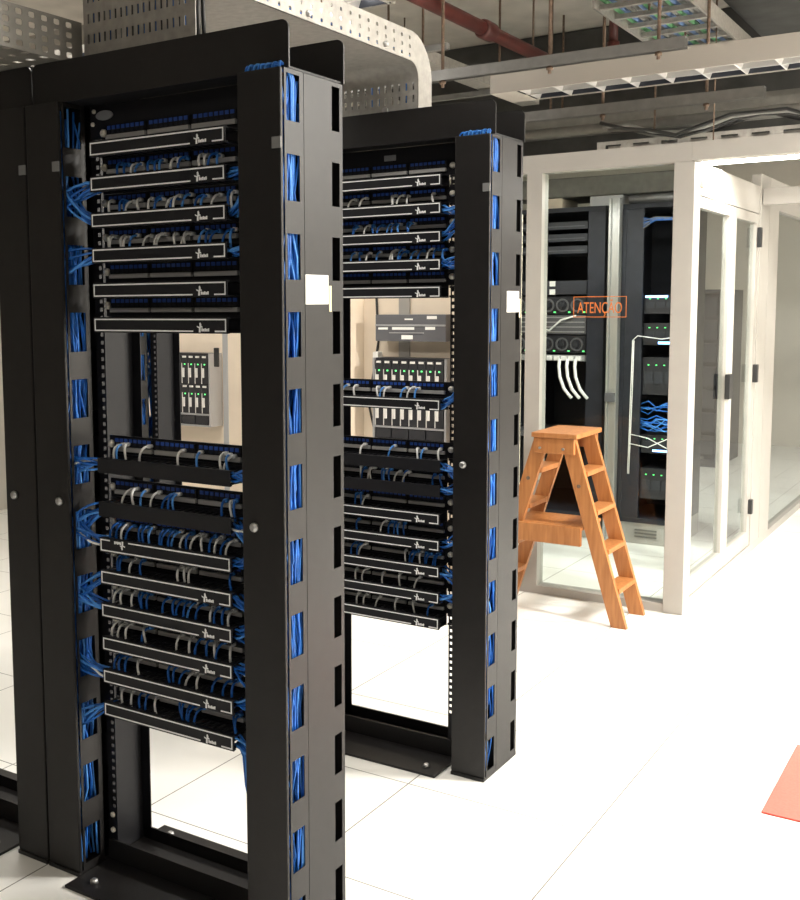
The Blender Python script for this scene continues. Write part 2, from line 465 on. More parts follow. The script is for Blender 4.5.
def make_manager(framed, flip=False):
    root = empty('cable_manager', (0,0,0), 'x', 'cable manager')
    H = .040; y = .030
    b = MB(); b.bbox(CX0, CX1, y, y+.004, -H, 0, .0012, 0)
    b.box(CX0+.002, CX1-.002, y+.004, y+.012, -.003, -.0005, 0); b.box(CX0+.002, CX1-.002, y+.004, y+.012, -H+.0005, -H+.003, 0)
    cov = b.build('cover', 'cover', root)
    if framed:
        L = MB(); t = .0035; e = .004; yl = y-.0006
        x0, x1, z0, z1 = CX0+e, CX1-e, -H+e, -e
        g0, g1 = x0+(x1-x0)*.765, x0+(x1-x0)*.92
        if not flip:
            L.box(x0, x1, yl, y, z1-t, z1); L.box(x0, x0+t, yl, y, z0, z1-t); L.box(x1-t, x1, yl, y, z0, z1-t)
            L.box(x0+t, g0, yl, y, z0, z0+t); L.box(g1, x1-t, yl, y, z0, z0+t)
        else:
            g0, g1 = x0+(x1-x0)*.08, x0+(x1-x0)*.23
            L.box(x0, x1, yl, y, z0, z0+t); L.box(x0, x0+t, yl, y, z0+t, z1); L.box(x1-t, x1, yl, y, z0+t, z1)
            L.box(x0+t, g0, yl, y, z1-t, z1); L.box(g1, x1-t, yl, y, z1-t, z1)
        L.build('outline', 'line', cov)
        Lg = MB()
        if not flip: logo(Lg, g0+.018, z0-.001, y, .024, 0)
        else: logo(Lg, g1-.018, z1+.001, y, -.024, 0)
        Lg.build('logo', 'line', cov)
    d = MB()                                              # slotted duct behind the cover
    d.box(CX0+.004, CX1-.004, .0925, .0975, -H, .004)
    xs, xf = holes1d(CX0+.012, .0222, 19, .012, CX0+.004, CX1-.004)
    for zz in (-.0055, -H+.003):
        d.perf(lambda u, v, w, zz=zz: (u, v, zz+w), xs, [y+.012, .086, .092], lambda i, j: not (xf[i] and j == 0), .0025)
    d.build('duct', 'cover', root)
    for x0 in (PX0, CX1-.002):
        x1 = x0 + (CX0-PX0)+.002 if x0 == PX0 else PX1
        MB().box(x0, x1, .0975, .1045, -H+.001, -H+.008).box(x0, x1, .0975, .1045, -.008, -.0008).box(x0 if x0 == PX0 else x1-.003, x0+.003 if x0 == PX0 else x1, .0975, .1045, -H+.008, -.008).build('ear', 'panelblack', root)
    return root

R1Z = [1.996, 1.907, 1.814, 1.724, 1.634, 1.545, 1.173, 1.056, .959, .871, .780, .688, .597, .505]
R2Z = [1.996, 1.905, 1.813, 1.722, 1.633, 1.258, 1.053, .968, .873, .783, .692, .602, .514]
pan0 = make_panel(); mgrF = make_manager(True); mgrP = make_manager(False); mgrX = make_manager(True, True)
used = set()
def place(proto, loc, label, group):
    if proto.name in used:
        return copy_tree(proto, loc, label, group)
    used.add(proto.name); proto.location = loc; tag(proto, label, None, group); return proto

R1LOOK = ['no cords above it', 'a few cords above its right half', 'blue and white cords along its top', 'slanting white plugs along its top', 'bare grey strip above it',
          'cream cabinet visible just below it', 'plain black cover and white cords over it', 'plain black cover and few cords over it', 'logo upside down at its left end', 'loose blue cords at its left end',
          'dark blue tangle above it', 'short white cords at its left', 'scattered cords above it', 'empty opening just below it']
for i, z in enumerate(R1Z):
    place(pan0, (0,0,z), 'black patch panel with blue ports, %s of the nearest rack' % (ORD[i] if i < 13 else 'lowest'), 'patch panels of the nearest rack')
    pr = mgrP if i in (6, 7) else (mgrX if i == 8 else mgrF)
    place(pr, (0,0,z), '%s black cable manager of the nearest rack, %s' % (ORD[i], R1LOOK[i]), 'cable managers of the nearest rack')
R2LOOK = ['no cords above it', 'white plugs above it', 'blue and white cords above it', 'blue cords along its top', 'cream cabinet visible just below it', 'alone between two rows of blade servers',
          'plain black cover under the blade servers', 'plain black cover with tangled cords', 'framed in white below the plain ones', 'dark blue cords above its middle', 'blue cords above its right half', 'pale plugs above it', 'empty opening just below it']
for i, z in enumerate(R2Z):
    nm = ORD[i] if i < 12 else 'lowest'
    place(pan0, (DX,D2,z), 'black patch panel with blue ports, %s of the rear rack' % nm, 'patch panels of the rear rack')
    pr = mgrP if i in (6, 7) else mgrF
    place(pr, (DX,D2,z), '%s black cable manager of the rear rack, %s' % (nm, R2LOOK[i]), 'cable managers of the rear rack')

# ---- patch cords: plug in a port, cord arching forward and down into the duct
def cord_mesh(lean, reach, drop, cm, seed):
    b = MB()
    p = []
    for k in range(9):
        t = k/8
        p.append((lean*t, -reach*math.sin(t*PI*.62)/math.sin(PI*.5)*.95, .003*math.sin(t*PI) - drop*t**1.8))
    b.tube([(0,.002,0),(0,-.013,.0005)], .0058, 1, 6)
    b.tube([(x, y-.012, z) for x, y, z in p], .0034, 0, 6)
    return b.mesh('ethernet_cable', [cm, 'boot' if cm != 'blue' else 'blue2'])
CM = {'blue': [cord_mesh(l, r, d, 'blue', 0) for l, r, d in ((.008,.026,.046),(-.009,.024,.044),(.014,.022,.046),(-.003,.027,.045))],
      'white': [cord_mesh(l, r, d, 'white_cord', 0) for l, r, d in ((.007,.026,.044),(-.010,.025,.046),(.012,.023,.045))],
      'light blue': [cord_mesh(l, r, d, 'blue2', 0) for l, r, d in ((.010,.027,.044),(-.007,.024,.046))]}
def cords(rx, ry, z, xs, cols, where):
    for x, c in zip(xs, cols):
        me = random.choice(CM[c])
        o = bpy.data.objects.new('ethernet_cable', me); COL.objects.link(o)
        o.location = (rx+x, ry+.0905, z+.029+random.uniform(-.003,.004)); o.rotation_euler = (0, random.uniform(-.15,.15), random.uniform(-.2,.2))
        tag(o, 'short %s patch cord plugged into the %s' % (c, where), 'cord', '%s cords in the %s' % (c, where))
CODE = {'b': 'blue', 'w': 'white', 'l': 'light blue'}
# fraction across the panel, colour
R1C = {1: 'b.15 b.20 w.27 l.30 b.37 b.44 l.47 w.57 w.60 b.64 w.76 w.80 b.86 l.88',
       2: 'w.06 b.15 b.18 w.24 w.28 w.38 b.44 l.46 w.55 b.57 w.59 l.67 b.76 l.79 w.88 b.95 w.98',
       3: 'w.06 w.09 w.16 w.20 l.26 w.37 w.45 w.48 w.55 w.63 w.67 l.78 b.80 b.87 b.95 l.97',
       6: 'w.06 l.10 w.13 w.31 w.57 l.70 w.88 l.91 w.94',
       7: 'w.16 w.20 l.28 w.38 b.47 b.50 l.53 b.88 w.92 b.95',
       8: 'b.06 b.09 w.13 b.18 b.24 b.29 l.33 b.42 b.46 b.50 l.55 w.60 b.63 w.70 w.73 b.80 w.85 b.90 w.95',
       9: 'b.06 b.10 w.19 b.24 w.55 w.60 w.64 b.92',
       10: 'w.06 w.10 w.18 b.22 b.27 b.30 b.45 b.52 b.56 b.60 l.66 b.72 w.78 b.82 b.88 w.93',
       11: 'w.05 w.09 w.14 w.25 b.29 w.54 w.62 b.70 b.76 w.80 b.86 w.92',
       12: 'b.04 b.08 b.12 w.20 b.45 b.50 b.58 w.64 w.70 b.82 b.90 b.95',
       13: 'w.06 w.14 b.22 b.28 w.34 b.52 b.56 b.60 b.64 b.70 b.92 b.96'}
R2C = {1: 'w.20 w.30 w.53 w.56 w.63 w.67 w.88', 2: 'b.20 l.24 w.33 b.36 b.45 l.53 b.57 l.60 b.68 l.72', 3: 'l.20 b.24 w.33 l.42 w.54 w.57 l.63 b.66 l.75 b.80 w.88 b.93 l.97 b.99',
       5: 'l.12 w.20 w.40 l.46 w.50 l.66 w.72 l.76', 6: 'w.28 l.55 w.75 l.82 w.95', 7: 'w.24 b.28 w.33 w.37 b.44 l.48 b.52 w.60 b.66 w.68 b.90 b.95',
       8: 'b.20 b.24 w.30', 9: 'b.22 w.48 b.53 b.56 l.60 b.64', 10: 'b.20 b.24 w.29 w.65 b.72 b.76 w.80 b.84 b.88 b.92 b.95', 11: 'w.20 w.30 w.45 w.60 w.78', 12: 'w.22 w.30 w.42 w.58 w.72 b.88'}
for tab, rx, ry, Z, nm in ((R1C, 0, 0, R1Z, 'nearest'), (R2C, DX, D2, R2Z, 'rear')):
    for i, st in tab.items():
        xs = []; cs = []
        for tok in st.split():
            cs.append(CODE[tok[0]]); xs.append(PX0+.02 + float(tok[1:])*(PX1-PX0-.04))
        nmi = ORD[i] if not (nm == 'rear' and i == 12) else 'lowest'
        cords(rx, ry, Z[i], xs, cs, '%s panel of the %s rack' % (nmi, nm))

# ---- bundles leaving the managers sideways into the vertical managers
def side_bundle(rx, ry, z, left, n, dz, label, group, white=0):
    b = MB(); rnd = random.Random(int(z*1000)+(7 if left else 0))
    for k in range(n):
        x0 = (CX0+.012) if left else (CX1-.012)
        xe = (-W-O-.035) if left else (-W+.035)
        y0, z0 = rnd.uniform(.045,.085), z - rnd.uniform(.006,.034)
        y1, z1 = rnd.uniform(.022,.062), z + dz + rnd.uniform(-.03,.03)
        pts = []
        sag = rnd.uniform(-.012,.012)
        for q in range(9):
            t = q/8; s = t*t*(3-2*t)
            pts.append((x0+(xe-x0)*t, y0+(y1-y0)*s - .018*math.sin(t*PI)*rnd.uniform(.7,1), z0+(z1-z0)*s + sag*math.sin(t*PI)))
        b.tube(pts, .0031, 2 if k < white else (1 if k % 3 == 0 else 0), 6)
    o = b.build('cable_bundle', ['blue', 'blue2', 'white_cord'], None, (rx, ry, 0))
    tag(o, label, 'cables', group)
def near_slot(z):
    c = [slot_z(k)+SH/2 for k in range(SLOTS)]
    return min(c, key=lambda a: abs(a-z)) - z
for i in (1,2,3,6,7,8,9,10,11,12,13):
    if i not in (11,): side_bundle(0, 0, R1Z[i], True, 8, near_slot(R1Z[i]), 'blue cords leaving the left end of the %s cable manager, nearest rack' % ORD[i], 'side cords of the nearest rack', 1 if i in (6,8,12) else 0)
    side_bundle(0, 0, R1Z[i], False, 9, near_slot(R1Z[i])*.6, 'blue cords leaving the right end of the %s cable manager, nearest rack' % ORD[i], 'side cords of the nearest rack', 1 if i in (7,11) else 0)
for i in (1,2,3,5,6,7,9,10,11):
    side_bundle(DX, D2, R2Z[i], False, 8, near_slot(R2Z[i])*.6, 'blue cords leaving the right end of the %s cable manager, rear rack' % ORD[i], 'side cords of the rear rack')
# two loose cords drooping below the lowest manager
b = MB()
for k in range(3):
    b.tube([(CX1-.01+.004*k,.06,.48),(-.175+.006*k,.05,.45),(-.165+.008*k,.045,.38-.03*k),(-.150+.006*k,.05,.30-.02*k),(-.138+.002*k,.055,.27-.02*k),(-.118,.056,.26-.02*k)], .003, k % 2, 6)
tag(b.build('loose_cable', ['blue','blue2']), 'loose blue cords drooping below the lowest cable manager of the nearest rack', 'cords')

# white paper labels on the rack sides
def paper(loc, label):
    r = empty('paper_label', loc, label, 'label')
    MB().bbox(.0, .0012, .082, .180, 1.574, 1.643, .0003).build('white_card', 'paper', r)
    MB().box(.0, .0009, .184, .194, 1.556, 1.618).build('cream_tab', 'yellowpaper', r)
paper((.0005,0,0), 'white paper label stuck on the right side of the nearest rack')
paper((DX+.0005, D2+.045, -.03), 'white paper label stuck on the right side of the rear rack')

# rectangular maker plate on the rear rack
tag(MB().bbox(DX-.440, DX-.395, D2+.094, D2+.0985, 2.058, 2.077, .002).build('name_plate', 'badge'), 'small silver plate on the top panel of the rear rack', 'plate')

# ------------------------------------------------------------------ overhead cable trays
def octa_rows(lo, hi, start, pitch, n, size):
    """breakpoints with flags 1,2,1 for roughly round holes"""
    br = [lo]; fl = [] ; C = [0, .12, .3, .7, .88, 1]
    for k in range(n):
        a = start+k*pitch
        if a < lo or a+size > hi: continue
        br += [a+size*c for c in C]; fl += [9, .44, .29, 0, .29, .44]
    br.append(hi); fl.append(9); return br, fl
def round_perf(b, f, ur, vr, t, m=0):
    (us, uf), (vs, vf) = ur, vr
    b.perf(f, us, vs, lambda i, j: math.hypot(uf[i], vf[j]) > .54, t, m)

# tray A: sheet dropping onto the front of the nearest rack
TA = empty('cable_tray', (0,0,0), 'galvanised slotted tray section dropping onto the top of the nearest rack', 'cable tray', 'perforated cable trays')
us, uf = holes1d(-.697, .0195, 18, .006, -.712, -.330)
vs, vf = holes1d(2.262, .052, 4, .024, 2.208, 2.46)
MB().perf(lambda u, v, w: (u, .10+w, v), us, vs, lambda i, j: not (uf[i] and vf[j]), .002).build('slotted_plate', 'galv', TA)
b = MB()
for k in range(8):
    a0, a1 = k/8*PI/2, (k+1)/8*PI/2
    q = [(-.02+.12*math.cos(a), 2.46+.12*math.sin(a)) for a in (a0, a1)]
    p = [(-.02+.122*math.cos(a), 2.46+.122*math.sin(a)) for a in (a0, a1)]
    b.prism([q[0], q[1], p[1], p[0]], 'x', -.712, -.330)
b.box(-.712, -.330, -1.1, -.02, 2.58, 2.582)
b.build('bend_plate', 'galv', TA)
MB().box(-.712, -.710, .102, .175, 2.208, 2.60).build('side_wall', 'galv', TA)
for x in (-.665, -.42):
    MB().tube([(x,.100,2.214),(x,.090,2.214),(x,.082,2.214)], [.011,.011,.006], 0, 8).build('bolt', 'chrome', TA)

b = MB(); rnd = random.Random(21)  # dark cables added so the slots of tray A read as shaded
for k in range(70):
    x = -.70+.36*k/69
    b.tube([(x+rnd.uniform(-.004,.004), .125+.012*(k%3), z) for z in (2.211, 2.30, 2.38, 2.47)]+[(x,.07,2.56),(x,-.02,2.597),(x,-.5,2.60)], .0055, k % 6 == 0, 5)
tag(b.build('cable_bundle', ['rubber','blue']), 'dark cables added behind the slotted tray to blacken its slots', 'cables', None, 'stuff')
# tray B: along the left, coming toward the camera
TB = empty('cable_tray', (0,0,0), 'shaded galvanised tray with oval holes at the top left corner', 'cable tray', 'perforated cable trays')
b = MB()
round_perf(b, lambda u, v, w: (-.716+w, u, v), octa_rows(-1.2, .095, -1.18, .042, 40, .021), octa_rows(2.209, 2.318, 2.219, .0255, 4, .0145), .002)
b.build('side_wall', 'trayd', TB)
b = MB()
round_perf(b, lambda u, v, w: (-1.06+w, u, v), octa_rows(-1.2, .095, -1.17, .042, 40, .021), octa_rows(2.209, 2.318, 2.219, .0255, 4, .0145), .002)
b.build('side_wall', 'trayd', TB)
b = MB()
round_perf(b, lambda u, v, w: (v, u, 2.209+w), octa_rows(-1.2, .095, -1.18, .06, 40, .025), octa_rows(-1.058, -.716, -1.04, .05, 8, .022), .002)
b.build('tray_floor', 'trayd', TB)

# tray C: from above the nearest rack to the rear rack, bending down onto it
TC = empty('cable_tray', (0,0,0), 'bright galvanised tray bending down onto the top of the rear rack', 'cable tray', 'perforated cable trays')
XL, XR, ZP, YB, RB = -.735, -.300, 2.355, 1.150, .050
us, uf = holes1d(XL+.02, .0262, 16, .007, XL, XR)
b = MB()
b.box(XL, XR, .18, YB, ZP, ZP+.002)
for k in range(10):
    a0, a1 = k/10*PI/2, (k+1)/10*PI/2
    q = [(YB+RB*math.sin(a), ZP-RB+RB*math.cos(a)) for a in (a0, a1)]
    p = [(YB+(RB+.002)*math.sin(a), ZP-RB+(RB+.002)*math.cos(a)) for a in (a0, a1)]
    b.prism([q[0], q[1], p[1], p[0]], 'x', XL, XR)
vs2, vf2 = holes1d(2.234, .040, 2, .024, 2.209, ZP-RB)
b.perf(lambda u, v, w: (u, YB+RB+w, v), us, vs2, lambda i, j: not (uf[i] and vf2[j]), .002)
b.build('tray_floor', 'galv', TC)
for x in (XL, XR-.002):
    b = MB()
    round_perf(b, lambda u, v, w: (x+w, u, v), octa_rows(.18, YB, .20, .052, 24, .011), octa_rows(ZP, ZP+.095, ZP+.012, .027, 3, .011), .002)
    HW = RB + .095; prev = None
    for k in range(17):
        a = k/16*PI/2
        cur = ((YB+RB*math.sin(a), ZP-RB+RB*math.cos(a)), (YB+HW*math.sin(a), ZP-RB+HW*math.cos(a)))
        if prev: b.prism([prev[0], cur[0], cur[1], prev[1]], 'x', x, x+.002)
        prev = cur
    b.box(x, x+.002, YB+RB, YB+HW, 2.209, ZP-RB)
    b.build('side_wall', 'galv', TC)
for y in (.98, .55):
    MB().tube([(XR,y,ZP+.02),(XR+.008,y,ZP+.02),(XR+.012,y,ZP+.02)], [.009,.009,.005], 0, 8).build('bolt', 'chrome', TC)
MB().tube([(-.42,YB+RB,2.216),(-.42,YB+RB-.012,2.216)], .011, 0, 8).build('bolt', 'chrome', TC)
b = MB(); rnd = random.Random(11)
for k in range(26):
    x = rnd.uniform(XL+.03, XR-.03); h = rnd.uniform(.006, .04)
    pts = [(x+rnd.uniform(-.01,.01), y, ZP+h) for y in (.2,.45,.7,.95)]
    for q in range(1, 6):
        a = q/5*PI/2; pts.append((x, YB+(RB+h)*math.sin(a), ZP-RB+(RB+h)*math.cos(a)))
    pts.append((x, YB+RB+h, 2.215))
    b.tube(pts, .0035, k % 3 == 0, 5)
tag(b.build('cable_bundle', ['blue','blue2']), 'blue cables lying in the tray that bends down onto the rear rack', 'cables', None, 'stuff')

# ------------------------------------------------------------------ wooden stepladder
LD = empty('stepladder', (-.53, 3.21, 0), 'wooden double-sided stepladder standing by the glass partition', 'stepladder')
YN, YF, HT = -.165, .165, .912
b = MB(); b.bbox(-.103, .130, YN-.022, YF+.022, HT, HT+.025, .004); b.build('top_step', 'wood', LD)
MB().bbox(-.094, .114, YN-.012, YN+.012, HT-.078, HT-.001, .003).build('apron', 'wood', LD)
MB().bbox(-.094, .114, YF-.012, YF+.012, HT-.078, HT-.001, .003).build('apron', 'wood', LD)
legs = {}
for sx, xt, xb in ((1, .072, .345), (-1, -.060, -.345)):
    for y in (YN+.012 if False else YN, YF):
        w = .076
        yy = y + (.024 if y < 0 else -.024)
        lo = [(xb-w/2,yy-.014,0),(xb+w/2,yy-.014,0),(xb+w/2,yy+.014,0),(xb-w/2,yy+.014,0)]
        hi = [(xt-w/2,yy-.014,HT-.002),(xt+w/2,yy-.014,HT-.002),(xt+w/2,yy+.014,HT-.002),(xt-w/2,yy+.014,HT-.002)]
        MB().hexa(lo, hi).build('leg', 'wood', LD)
    for z in (.175, .363, .552, .738):
        xc = xb + (xt-xb)*z/HT
        MB().bbox(xc-.045, xc+.045, YN+.037, YF-.037, z-.012, z+.012, .003).build('step', 'wood', LD)
MB().bbox(-.225, .155, YN-.016, YN+.009, .385, .478, .003).build('brace_board', 'wood', LD)
MB().bbox(-.225, .155, YN+.010, YF-.039, .460, .479, .003).build('shelf', 'wood', LD)
for x in (-.060, .060):
    for z in (.86,):
        MB().tube([(x,YN-.012,z),(x,YN-.017,z)], .007, 0, 8).build('screw', 'chrome', LD)
for x, z in ((-.128,.70),(.134,.68)):
    MB().tube([(x,YN+.013,z),(x,YN+.006,z)], .010, 0, 8).build('bolt', 'rust', LD)

# ------------------------------------------------------------------ glass partition
YG = 3.45
ZT0, ZT1 = 2.252, 2.345
w1 = MB().box(-1.62, 0.0, YG, YG+.09, ZT0, ZT1).box(-1.62, -.085, YG, YG+.09, 0, .045).box(-.848, -.764, YG, YG+.09, .045, ZT0)
w1.box(-1.62, -1.55, YG, YG+.09, .045, ZT0)
o = struct(w1.build('window_1', 'white'), 'white framed glass wall behind the stepladder', 'window')
g = MB().box(-.764, -.085, YG+.040, YG+.046, .045, ZT0).build('glass_pane', 'glass', o)
g = MB().box(-1.55, -.848, YG+.040, YG+.046, .045, ZT0).build('glass_pane', 'glass', o)
struct(MB().bbox(-.085, .015, YG-.006, YG+.11, 0, ZT0, .004).build('trim_1', 'white'), 'white corner post of the glass partition', 'post')
struct(MB().bbox(.0, 2.2, YG, YG+.09, ZT0+.004, ZT1, .002).build('trim_2', 'white'), 'white beam over the aisle right of the corner post', 'beam')
struct(MB().bbox(-.06, 0.0, YG+.11, 7.5, 0, .05, .002).build('trim_3', 'white'), 'white sill along the side of the glass partition', 'sill')
struct(MB().bbox(-.055, -.005, YG+.11, 5.05, 2.105, 2.268, .002).build('trim_4', 'white'), 'white header panel above the glass doors', 'header')
struct(MB().bbox(-.06, .0, 5.06, 5.32, .05, ZT1, .003).build('trim_5', 'white'), 'white post behind the glass doors', 'post')
struct(MB().bbox(.005, 2.2, 5.08, 5.16, 2.16, 2.26, .002).build('trim_6', 'white'), 'second white beam further down the aisle', 'beam')
def door(n, y0, y1, label):
    st = .075
    b = MB().box(-.045, -.005, y0, y0+st, .055, 2.10).box(-.045, -.005, y1-st, y1, .055, 2.10)
    b.box(-.045, -.005, y0+st, y1-st, 2.045, 2.10).box(-.045, -.005, y0+st, y1-st, .055, .15)
    o = struct(b.build('door_%d' % n, 'white'), label, 'door')
    MB().box(-.028, -.022, y0+st, y1-st, .15, 2.045).build('glass_pane', 'glass', o)
    return o
d1 = door(1, 3.565, 4.37, 'nearer glass door with white frame and black lock')
MB().bbox(-.005, .022, 4.28, 4.365, 1.03, 1.17, .004).build('lock_box', 'blackpl', d1)
MB().bbox(-.005, .006, 3.60, 3.655, 2.14, 2.23, .002).build('hinge', 'bronze', d1)
d2 = door(2, 4.375, 5.05, 'further glass door with white frame')
MB().bbox(-.005, .024, 4.99, 5.03, 1.08, 1.19, .004).build('handle', 'blackpl', d2)
MB().bbox(-.005, .020, 4.99, 5.03, .26, .35, .004).build('lower_lock', 'blackpl', d2)
MB().bbox(-.005, .020, 4.99, 5.03, 1.90, 2.02, .004).build('door_closer', 'blackpl', d2)
b = MB().box(-.06, 0, 5.325, 7.5, 2.16, ZT1).box(-.06, 0, 7.42, 7.5, .05, 2.16).box(-.06, 0, 5.325, 5.62, .05, 2.16)
o = struct(b.build('window_2', 'white'), 'white framed glazing past the glass doors', 'window')
MB().box(-.035, -.029, 5.62, 7.42, .05, 2.16).build('glass_pane', 'glass', o)

# orange warning lettering on the pane
cu = bpy.data.curves.new('warning', 'FONT'); cu.body = 'ATENÇÃO'; cu.size = .086; cu.extrude = .0004; cu.align_x = 'CENTER'; cu.offset = 0
to = bpy.data.objects.new('tmp', cu); COL.objects.link(to)
dg = bpy.context.evaluated_depsgraph_get()
me = bpy.data.meshes.new_from_object(to.evaluated_get(dg)); bpy.data.objects.remove(to)
me.materials.clear(); me.materials.append(M['orange'])
wx = max(v.co.x for v in me.vertices)-min(v.co.x for v in me.vertices)
for v in me.vertices: v.co.x *= .235/wx; v.co.y *= .95
WS = empty('warning_sticker', (-.462, YG+.0385, 1.55), 'orange warning sticker lettered ATENÇÃO on the glass wall', 'sticker')
t = bpy.data.objects.new('lettering', me); COL.objects.link(t); t.parent = WS; t.rotation_euler = (PI/2, 0, 0); t.location = (.005, 0, -.030)
b = MB(); x0, x1, z0, z1, tt = -.135, .145, -.052, .056, .0035
b.box(x0,x1,-.0006,0,z1-tt,z1).box(x0,x1,-.0006,0,z0,z0+tt).box(x0,x0+tt,-.0006,0,z0+tt,z1-tt).box(x1-tt,x1,-.0006,0,z0+tt,z1-tt)
b.build('border', 'orange', WS)

# ------------------------------------------------------------------ dark cabinets inside the partition
YC = 4.95
def open_cabinet(x0, x1, z1, name, label, lcol=.0, rcol=.0, depth=.9, y=YC, mat='navy', plinth='white', zb=.14):
    r = empty(name, ((x0+x1)/2, y+depth/2, 0), label, 'cabinet')
    ox, oy = (x0+x1)/2, y+depth/2
    def bx(n, a0, a1, b0, b1, c0, c1, m=mat): return MB().bbox(a0-ox, a1-ox, b0-oy, b1-oy, c0, c1, .002).build(n, m, r)
    bx('side_panel', x0, x0+.025, y, y+depth, zb, z1); bx('side_panel', x1-.025, x1, y, y+depth, zb, z1)
    bx('top_panel', x0+.025, x1-.025, y, y+depth, z1-.03, z1); bx('back_panel', x0+.025, x1-.025, y+depth-.02, y+depth, zb, z1-.03)
    bx('bottom_panel', x0+.025, x1-.025, y, y+depth-.02, zb, zb+.03)
    p = bx('plinth', x0, x1, y+.01, y+depth, 0, zb, plinth)
    if lcol: bx('front_column', x0+.025, x0+.025+lcol, y+.004, y+.03, zb+.03, z1-.03)
    if rcol: bx('front_column', x1-.025-rcol, x1-.025, y+.004, y+.03, zb+.03, z1-.03)
    gx0, gx1 = x0+.12, x1-.12
    for k in range(3): MB().box(gx0-ox, gx1-ox, y+.004-oy, y+.010-oy, .045+k*.022, .055+k*.022).build('vent_slat', 'galvd', p)
    return r
cabA = open_cabinet(-1.62, -.925, 2.20, 'server_cabinet', 'dark cabinet left of the aluminium post behind the glass', rcol=.09)
cabB = open_cabinet(-.812, -.43, 2.20, 'server_cabinet', 'dark cabinet right of the aluminium post behind the glass', lcol=.11, depth=.58)
AP = empty('aluminium_post', (-.85, YC-.03, 0), 'bright aluminium post between the two dark cabinets', 'post')
b = MB().bbox(-.036, -.020, -.03, .03, 0, 2.24, .003).bbox(.020, .036, -.03, .03, 0, 2.24, .003).box(-.020, .020, -.012, .02, 0, 2.24)
b.build('profile', 'alu', AP)
MB().bbox(-.035, .03, -.045, -.012, .93, .99, .004).build('latch', 'server', AP)

def eq_box(name, x0, x1, z0, z1, label, cat, mat='serverd', y=YC+.035, group=None):
    r = empty(name, ((x0+x1)/2, y, z0), label, cat, group)
    MB().bbox(-(x1-x0)/2, (x1-x0)/2, 0, .48, 0, z1-z0, .002).build('case', mat, r)
    return r, (x1-x0)/2, z1-z0
def leds(r, pts, m, sz=.006):
    for x, z in pts: MB().box(x-sz, x+sz, -.004, 0, z-sz*.6, z+sz*.6).build('indicator_light', m, r)
ex0, ex1 = -1.585, -1.055
for k, (z0, z1, lb) in enumerate(((2.06,2.11,'topmost'),(1.98,2.03,'second'),(1.90,1.95,'third'))):
    r, hw, h = eq_box('patch_panel', ex0, ex1, z0, z1, 'dark panel, %s in the cabinet left of the aluminium post' % lb, 'patch panel', 'navy2', group='panels in the left dark cabinet')
    MB().box(-hw+.02, hw-.02, -.003, 0, h*.35, h*.45).build('trim_line', 'server', r)
def fan_unit(z0, label):
    r, hw, h = eq_box('fan_tray', ex0, ex1, z0, z0+.115, label, 'equipment', 'serverd', group='fan trays in the left dark cabinet')
    for k in range(5):
        x = -hw+.06+k*.102
        b = MB(); n = 18
        ring = lambda rr, y: [(x+rr*math.cos(2*PI*i/n), y, h/2+rr*math.sin(2*PI*i/n)) for i in range(n)]
        A, B, C2 = ring(.046, -.001), ring(.044, -.010), ring(.035, -.010)
        D_ = ring(.034, -.001)
        for P, Q in ((A,B),(B,C2),(C2,D_)):
            for i in range(n): b.quad([P[i], P[(i+1)%n], Q[(i+1)%n], Q[i]], 0, True)
        f = b.build('fan_guard', 'server', r)
        hb = MB(); hb.tube([(x,-.001,h/2),(x,-.009,h/2)], .014, 0, 12)
        for q in range(6):
            a = q*PI/3; hb.box(x-.0005, x+.0005, -.004, -.003, h/2, h/2+.001)
            hb.quad([(x+.012*math.cos(a),-.003,h/2+.012*math.sin(a)),(x+.033*math.cos(a-.2),-.002,h/2+.033*math.sin(a-.2)),(x+.033*math.cos(a+.35),-.006,h/2+.033*math.sin(a+.35)),(x+.012*math.cos(a+.5),-.005,h/2+.012*math.sin(a+.5))])
        hb.build('fan_rotor', 'navy2', f)
        leds(r, [(x+.048, .012)], 'ledg', .007)
    return r
fan_unit(1.50, 'upper tray of round fans in the left dark cabinet')
fan_unit(1.24, 'lower tray of round fans in the left dark cabinet')
r, hw, h = eq_box('drive_shelf', ex0, ex1, 1.365, 1.492, 'grey shelf of drives between the two fan trays', 'equipment', 'server')
for k in range(4): MB().box(-hw+.01, hw-.01, -.004, 0, .012+k*.032, .020+k*.032).build('trim_line', 'servl', r)
r, hw, h = eq_box('power_strip', ex0, ex1, 1.185, 1.225, 'white connector strip below the lower fan tray', 'equipment', 'servl')
for k in range(6): MB().bbox(-hw+.22+k*.05, -hw+.255+k*.05, -.03, 0, .005, .035, .003).build('connector', 'white_cord', r)
for k in range(3):
    x = -1.22+k*.055
    b = MB().tube([(x,YC+.0,1.20),(x,YC-.015,1.15),(x+.01,YC-.02,1.08),(x+.04,YC-.015,1.0),(x+.075,YC-.008,.955),(x+.09,YC-.004,.94)], .011, 0, 8)
    tag(b.build('power_cable', 'white_cord'), 'thick white cable hanging under the fan trays, %s of three' % ('left','middle','right')[k], 'cable', 'white cables under the fan trays')
r, hw, h = eq_box('network_switch', ex0, ex1, .66, .70, 'thin switch with green lights low in the left dark cabinet', 'network switch', 'server')
leds(r, [(.02+.05*k, .02) for k in range(5)], 'ledg', .006)
for k in range(2): MB().bbox(-.05, -.015, -.004, 0, 0,0, .001) if False else None
tag(MB().tube([(-1.38,YC+.026,1.41),(-1.30,YC+.01,1.39),(-1.22,YC+.01,1.46),(-1.12,YC+.026,1.49)], .006, 0, 6).build('white_cable', 'white_cord'), 'thin white cable looped across the drive shelf', 'cable')
r = empty('name_tag', (-1.29, YC+.03, 1.685), 'pair of small white stickers above the fan trays', 'sticker')
